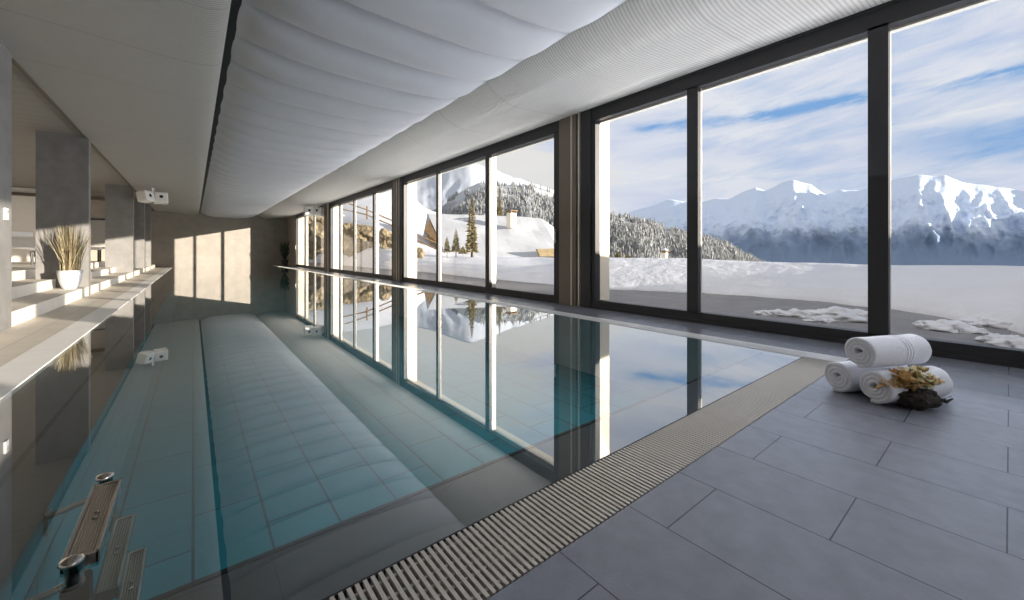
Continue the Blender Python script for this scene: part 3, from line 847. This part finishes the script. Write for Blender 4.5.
# chalet
D = 30
def A(u, v, d=D): return at(u, v, d)
ch = empty('chalet', A(500, 262), 'snow-covered chalet with a broad white roof seen through the second window bay', 'house')
o0 = ch.location
ridgeL, ridgeR = A(427.5, 213, 33), A(541, 218, 34)
eaveL, eaveR = A(447, 258, 27.5), A(562, 256, 28)
eR2 = A(580, 252, 31)
bl, br_ = ridgeL + (ridgeL - eaveL) * .6, ridgeR + (ridgeR - eaveR) * .6
bl.z = eaveL.z; br_.z = eaveR.z
hp = A(585, 250, 31)
bm = BM()
for p in (ridgeL, ridgeR, eaveL, eaveR, bl, br_, hp):
    for dz in (0, -.3): bm.verts.new(p - o0 + Vector((0, 0, dz)))
r_ = bmesh.ops.convex_hull(bm, input=bm.verts[:])
bmesh.ops.delete(bm, geom=list(set(g for g in r_['geom_interior'] if isinstance(g, bmesh.types.BMVert))), context='VERTS')
bmesh.ops.subdivide_edges(bm, edges=bm.edges[:], cuts=14, use_grid_fill=True)
for v in bm.verts: v.co.z += .10 * noise.noise(v.co * .7)
bmesh.ops.recalc_face_normals(bm, faces=bm.faces[:])
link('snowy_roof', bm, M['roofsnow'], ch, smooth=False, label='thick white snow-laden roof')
bm = BM()
gA, gB, gC = A(424, 238, 29.5), A(430, 217, 32.5), A(439, 240, 28)
g2 = [A(424.5, 231, 30.5), A(428.8, 219, 31.8), A(440.5, 245, 29), A(431, 244, 29.7)]
vs_ = [bm.verts.new(p - o0) for p in g2]; vb = [bm.verts.new(p - o0 + Vector((.3, .6, 0))) for p in g2]
bm.faces.new(vs_); bm.faces.new(vb[::-1])
for k in range(4): bm.faces.new((vs_[k], vb[k], vb[(k + 1) % 4], vs_[(k + 1) % 4]))
link('gable', bm, M['wood'], ch, label='dark brown timber gable')
w0, w1 = A(535, 262, 28.6), A(575, 262, 28.9)
bm = BM(); q = [A(537, 249, 27.4), A(570, 248, 27.6), A(570, 256.5, 27.6), A(540, 256.5, 27.4)]
va = [bm.verts.new(p - o0) for p in q]; vb = [bm.verts.new(p - o0 + Vector((.1, .25, 0))) for p in q]
bm.faces.new(va); bm.faces.new(vb[::-1])
for k in range(4): bm.faces.new((va[k], vb[k], vb[(k + 1) % 4], va[(k + 1) % 4]))
link('timber_fascia', bm, M['palewood'], ch, label='pale timber fascia board')
bm = BM(); wl = [A(440, 266, 28.2), A(562, 266, 28.6)]
q = [A(450, 268, 28.4), A(560, 268, 28.8), A(560, 256, 28.8), A(450, 257, 28.4)]
va = [bm.verts.new(p - o0) for p in q]; vb = [bm.verts.new(p - o0 + Vector((.2, .4, 0))) for p in q]
bm.faces.new(va); bm.faces.new(vb[::-1])
for k in range(4): bm.faces.new((va[k], vb[k], vb[(k + 1) % 4], va[(k + 1) % 4]))
link('wall', bm, M['wood'], ch)
cp = A(511.5, 224, 31.2) - o0
bm = BM(); box(bm, cp.x - .28, cp.x + .28, cp.y - .28, cp.y + .28, cp.z - .3, cp.z + .85)
cm = link('chimney', bm, M['cream'], ch)
bm = BM(); box(bm, cp.x - .36, cp.x + .36, cp.y - .36, cp.y + .36, cp.z + .98, cp.z + 1.06)
for sx in (-.25, .25):
    for sy in (-.25, .25): box(bm, cp.x + sx - .04, cp.x + sx + .04, cp.y + sy - .04, cp.y + sy + .04, cp.z + .85, cp.z + .98)
link('chimney_cap', bm, M['wood'], cm)
# distant chimney poking over the bank
p = A(664.5, 258.5, 22)
dcz = empty('chimney_stack', (p.x, p.y, p.z - .3), 'small tan chimney with a snow cap poking over the bank in the first pane', 'chimney')
bm = BM(); box(bm, -.13, .13, -.13, .13, 0, .62); link('stack', bm, M['cream'], dcz)
bm = BM(); box(bm, -.2, .2, -.2, .2, .68, .74, bev=.01); box(bm, -.1, -.06, -.1, .1, .6, .69); box(bm, .06, .1, -.1, .1, .6, .69); link('cap', bm, M['wood'], dcz)
bm = blob(3, lambda c: Vector((c.x * .2, c.y * .2, .74 + max(0, c.z) * .12))); link('snow_cap', bm, M['snow'], dcz, smooth=True)

# trees near the chalet
def fir(u, vb, vt, wpx, d, label, seed, kind='fir_tree'):
    rnd = random.Random(seed)
    b = at(u, vb, d); h = (vb - vt) / F * d; w = wpx / F * d / 2
    root = empty(kind, b, label, 'tree')
    bm = BM(); tube(bm, [(0, 0, -.4), (0, 0, h * .97)], [h * .022, h * .004], 8); link('trunk', bm, M['bark'], root)
    bm = BM(); n = int(16 + h * 6)
    for k in range(n):
        t = k / n; z = h * (.06 + .92 * t); rr = w * (1 - t) ** .8 * (1 if k % 2 else .75)
        m = 9
        for j in range(m):
            a = 2 * PI * (j + rnd.random()) / m; L = rr * rnd.uniform(.55, 1.1) + .03
            dr_ = Vector((math.cos(a), math.sin(a), 0)); sd_ = Vector((-dr_.y, dr_.x, 0))
            tip = dr_ * L + Vector((0, 0, z - L * .25)); c0 = Vector((0, 0, z)); mm = dr_ * L * .55 + Vector((0, 0, z - L * .02))
            ww = L * .28 + .01
            v = [bm.verts.new(x) for x in (c0, mm + sd_ * ww, tip, mm - sd_ * ww, mm + Vector((0, 0, -ww)))]
            bm.faces.new((v[0], v[1], v[2])); bm.faces.new((v[0], v[2], v[3])); bm.faces.new((v[0], v[4], v[1])); bm.faces.new((v[1], v[4], v[2])); bm.faces.new((v[2], v[4], v[3])); bm.faces.new((v[3], v[4], v[0]))
    link('branches', bm, M['fir'], root)
    return root
fir(472, 254, 192, 19, 22, 'tall slender fir standing before the snowy chalet roof', 1)
fir(456, 252, 228, 12, 22, 'small bushy fir beside the tall slender one', 2)
fir(447, 252, 236, 9, 22, 'smallest fir, nearest the chalet gable', 3)
fir(499.5, 240, 183, 13, 40, 'fir tree behind the chalet roof, half hidden by a mullion', 4)
fir(463, 253, 246, 10, 21.5, 'low snow-dusted shrub at the foot of the tall fir', 5, 'shrub')
fir(618, 261, 251, 12, 22, 'low brown shrub peeking over the snow bank in the first pane', 6, 'shrub')
fir(628, 261, 254, 14, 22, 'wide low shrub poking over the bank beside the brown one', 7, 'shrub')

# ridges
def ridge(name, prof, d0, d1, vbase, mat, label, seed, jag, spur, us, ns=46, p=.8, lob=.02, lobe=1.0, turn=0):
    bm = BM(); rws = []
    for i, u in enumerate(us):
        a = az_u(u) if u <= 1400 else None
        vt = interp(prof, u)
        vt += jag * (noise.fractal(Vector((u * .06, seed, 0)), 1, 2, 5) )
        r = []
        for j in range(ns + 1):
            s = j / ns
            ws = math.sin(PI * min(1, s * 1.0))
            rdg = 1 - abs(noise.noise(Vector((u * lob + s * .6, s * 1.4, seed)))) * 2
            rdg2 = 1 - abs(noise.noise(Vector((u * lob * 3 - s * .9, s * 4, seed + 4)))) * 2
            v = vbase + (vt - vbase) * (s ** p) + ws * spur * (rdg * .0 + .45 * noise.fractal(Vector((u * .05, s * 5, seed)), 1, 2, 5))
            d = d0 + (d1 - d0) * s - ws * (d1 - d0) * lobe * (.09 * rdg + .05 * rdg2) - ws * (d1 - d0) * .035 * lobe * noise.fractal(Vector((u * .11 + s * 2, s * 9, seed)), 1, 2, 6)
            d *= math.exp(-(az_u(u) - 1.0) * turn)
            r.append(at(u, v, d))
        # far side drops away
        q = at(u, vt, d1 * math.exp(-(az_u(u) - 1.0) * turn)); r.append(q + Vector((ray(u, HY).x * 60, ray(u, HY).y * 60, -(q.z + 60) * .8)))
        rws.append(r)
    grid(bm, rws)
    bmesh.ops.recalc_face_normals(bm, faces=bm.faces[:])
    return struct(name, bm, mat, label, 'mountain', smooth=True), rws
def frange(a, b, n): return [a + (b - a) * i / n for i in range(n + 1)]
FAR = [(540, 226), (590, 219), (603, 217), (620, 215), (646, 208), (668, 200), (690, 202), (704, 202), (717, 198), (730, 199), (742, 192), (755, 187.6), (765, 190.6), (774, 187), (783, 181.7), (793, 180.5), (811, 184),
       (819, 190), (826, 194.4), (841, 190), (860, 190.6), (875, 186), (894, 180), (906, 177), (918, 174.5), (932, 176.5), (946, 175.7), (965, 182.7), (981, 185), (998, 187), (1023, 191.5), (1100, 180), (1250, 160), (1500, 120), (2100, 60)]
ridge('mountain_range', FAR, 1250, 1500, 268, M['mountain'], 'distant range of haze-blue snowy mountains beyond the near panes', 3.3, 1.0, 7, frange(540, 1500, 700) , ns=70, turn=.75, lobe=2.0)
LEFT = [(200, 150), (300, 165), (360, 180), (400, 184), (416, 178), (440, 172), (456, 165), (470, 162), (485, 166), (496, 170), (512, 176), (528, 181), (545, 187), (556, 191), (575, 201), (600, 214), (620, 226)]
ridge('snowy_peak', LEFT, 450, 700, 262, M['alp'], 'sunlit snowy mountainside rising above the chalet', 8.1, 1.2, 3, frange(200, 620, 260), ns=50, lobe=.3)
HILL = [(415, 214), (440, 208), (454, 196), (470, 187), (479, 183), (500, 184.5), (515, 185.5), (530, 185), (545, 190), (556, 194), (575, 202), (603, 213.5), (625, 216.5), (651, 222), (689, 234), (707, 237.6), (727, 245), (750, 258), (790, 280)]
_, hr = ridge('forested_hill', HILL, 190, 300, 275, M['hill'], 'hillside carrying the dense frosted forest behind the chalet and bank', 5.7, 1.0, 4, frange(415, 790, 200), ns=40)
bm = BM(); rnd = random.Random(9)
NU, NS = len(hr), len(hr[0]) - 2
cnt = 0
while cnt < 7000:
    i = rnd.uniform(0, NU - 1.001); j = rnd.uniform(4, NS - .001)
    u = 415 + 375 * i / (NU - 1)
    a, b = int(i), int(j); p = hr[a][b].lerp(hr[a + 1][b], i - a).lerp(hr[a][b + 1].lerp(hr[a + 1][b + 1], i - a), j - b)
    dens = noise.noise(Vector((u * .05, j * .12, 2.0)))
    if u < 465 and dens < .12 + (465 - u) * .004: continue
    if dens < -.32: continue
    cnt += 1
    h = rnd.uniform(2.2, 4.6); w = h * rnd.uniform(.16, .24)
    top = bm.verts.new(p + Vector((0, 0, h))); ph = rnd.random() * 6
    rg = [bm.verts.new(p + Vector((w * math.cos(ph + 2 * PI * k / 5), w * math.sin(ph + 2 * PI * k / 5), -.2))) for k in range(5)]
    for k in range(5): bm.faces.new((rg[k], rg[(k + 1) % 5], top))
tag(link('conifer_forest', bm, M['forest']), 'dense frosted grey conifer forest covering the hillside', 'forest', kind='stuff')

# ------------------------------------------------------------------ light
WIN_FILL = [(-6.4, -1.95, 6.0, (.86, .91, 1)), (-1.1, 3.6, 4.4, (.88, .92, 1)), (4.45, 10.0, 3.4, (.95, .97, 1)), (10.75, 17.1, 2.9, (1, .98, .95)), (18.25, 24, 2.1, (1, .95, .88))]  # added fill lamp per window bay: extent, radiance, tint
sun = bpy.data.lights.new('sun', 'SUN'); so = bpy.data.objects.new('sun', sun); C.objects.link(so)
sun.energy = 13; sun.color = (1, .90, .76); sun.angle = math.radians(.5)
rr_ = 1.59; tz = .219
so.rotation_euler = Vector((-1, rr_, -tz)).to_track_quat('-Z', 'Y').to_euler()

def daylight(y0, y1, rad, colr, tilt=32):
    """daylight added unseen inside one window bay to brighten the room, tilted upwards like snow bounce"""
    l = bpy.data.lights.new('window_daylight', 'AREA'); o = bpy.data.objects.new('window_daylight', l); C.objects.link(o)
    l.shape = 'RECTANGLE'; l.size = y1 - y0; l.size_y = 2.3
    l.energy = rad * PI * (y1 - y0) * 2.3; l.color = colr
    o.location = (4.31, (y0 + y1) / 2, 1.35)
    t_ = math.radians(tilt)
    z_ = Vector((math.cos(t_), 0, -math.sin(t_))); x_ = Vector((0, 1, 0)); y_ = z_.cross(x_)
    o.matrix_world = Matrix.Translation(o.location) @ Matrix((x_, y_, z_)).transposed().to_4x4()
    o.visible_glossy = False
    return o
for y0, y1, rad, colr in WIN_FILL: daylight(y0, y1, rad, colr)

ll = bpy.data.lights.new('lounge_fill', 'AREA'); lo = bpy.data.objects.new('lounge_fill', ll); C.objects.link(lo)  # unseen fill added to brighten the lounge platform
ll.shape = 'RECTANGLE'; ll.size = 3.0; ll.size_y = 16; ll.energy = 70; ll.color = (1, .94, .86); lo.location = (-4.2, 11, 2.8); lo.visible_glossy = False
W = bpy.data.worlds.new('sky'); S.world = W; W.use_nodes = True
t = NT(W.node_tree)
out = t.n('ShaderNodeOutputWorld'); bg = t.n('ShaderNodeBackground'); t.l(bg.outputs[0], out.inputs[0])
tc = t.n('ShaderNodeTexCoord').outputs['Generated']
sp = t.n('ShaderNodeSeparateXYZ'); t.l(tc, sp.inputs[0])
X_, Y_, Z_ = sp.outputs
az = t.m('ARCTAN2', X_, Y_)
hor = t.m('SQRT', t.m('ADD', t.m('MULTIPLY', X_, X_), t.m('MULTIPLY', Y_, Y_)))
q = t.m('DIVIDE', Z_, t.m('MAXIMUM', hor, .02))
cb = t.n('ShaderNodeCombineXYZ'); t.l(t.m('MULTIPLY', az, 3.0), cb.inputs[0]); t.l(t.m('MULTIPLY', q, 13), cb.inputs[1])
# slanting cirrus coordinates
cb2 = t.n('ShaderNodeCombineXYZ'); t.l(t.m('MULTIPLY', az, 5.0), cb2.inputs[0]); t.l(t.m('SUBTRACT', t.m('MULTIPLY', q, 22), t.m('MULTIPLY', az, 3.0)), cb2.inputs[1])
n1 = t.noise(cb.outputs[0], 1.0, 7, .6, .6)
n2 = t.noise(cb2.outputs[0], 1.3, 8, .62, .4)
BLUE = (.20, .40, .72, 1); CLOUD = (.63, .68, .82, 1); WHITE = (.80, .82, .86, 1); WARM = (.80, .79, .76, 1)
# open-sky factor: streaks plus bands
def band(c, w, slope=0.0):
    x = t.m('SUBTRACT', t.m('SUBTRACT', q, t.m('MULTIPLY', az, slope)), c)
    x = t.m('ADD', x, t.m('MULTIPLY', t.m('SUBTRACT', n1, .5), .06))
    return t.m('SUBTRACT', 1, t.m('ABSOLUTE', t.m('DIVIDE', x, w)), clamp=True)
def rng(lo, hi, soft=.08):   # azimuth window (radians)
    a = t.m('DIVIDE', t.m('SUBTRACT', az, lo), soft, clamp=True); b = t.m('DIVIDE', t.m('SUBTRACT', hi, az), soft, clamp=True)
    return t.m('MULTIPLY', a, b)
s1 = t.m('MULTIPLY', band(.290, .020), rng(.92, 3.0))
s1 = t.m('MULTIPLY', s1, t.m('MULTIPLY_ADD', n2, 4.0, -1.35, clamp=True))
s2 = t.m('MULTIPLY', t.m('MULTIPLY', band(.185, .055), rng(1.38, 3.0, .15)), .75)
s3 = t.m('MULTIPLY', t.m('MULTIPLY', band(.44, .05), rng(.8, 3.0, .3)), .45)
mott = t.m('MULTIPLY', t.m('SUBTRACT', t.m('MULTIPLY', n2, 3.2), 1.4, clamp=True), .6)
mott = t.m('MULTIPLY', mott, rng(.95, 3.2, .2))
fac = t.m('ADD', t.m('MAXIMUM', t.m('MAXIMUM', t.m('MULTIPLY', s1, 1.0), s2), s3), mott, clamp=True)
cl_ = t.mix(t.m('SUBTRACT', t.m('MULTIPLY', n1, 2.6), .85, clamp=True), CLOUD, WHITE)
col = t.mix(fac, cl_, BLUE)
# billowing warm white cloud towards the pier, low azimuths
edge = t.m('ADD', 1.05, t.m('MULTIPLY', t.m('SUBTRACT', n1, .5), .5))
edge = t.m('SUBTRACT', edge, t.m('MULTIPLY', q, .7))
wf = t.m('DIVIDE', t.m('SUBTRACT', edge, az), .10, clamp=True)
col = t.mix(t.m('MULTIPLY', wf, .9), col, WARM)
# opposite side and overhead: plain bright cloud
t.l(col, bg.inputs[0]); bg.inputs[1].default_value = 1.0

# ------------------------------------------------------------------ camera
cam = bpy.data.cameras.new('camera'); co = bpy.data.objects.new('camera', cam); C.objects.link(co)
co.location = (0, 0, H); co.rotation_euler = (PI / 2, 0, -YAW)
cam.sensor_width = 36; cam.sensor_fit = 'HORIZONTAL'; cam.lens = F / 1024 * 36; cam.shift_y = -(300 - HY) / 1024
cam.clip_start = .02; cam.clip_end = 6000
S.camera = co
S.view_settings.view_transform = 'Standard'; S.view_settings.look = 'None'; S.view_settings.gamma = 1
S.view_settings.use_curve_mapping = False; S.view_settings.exposure = 0.0
cy = S.cycles
cy.max_bounces = 10; cy.diffuse_bounces = 6; cy.glossy_bounces = 5; cy.transparent_max_bounces = 24; cy.transmission_bounces = 6
cy.use_denoising = True; cy.sample_clamp_indirect = 6; cy.caustics_reflective = True
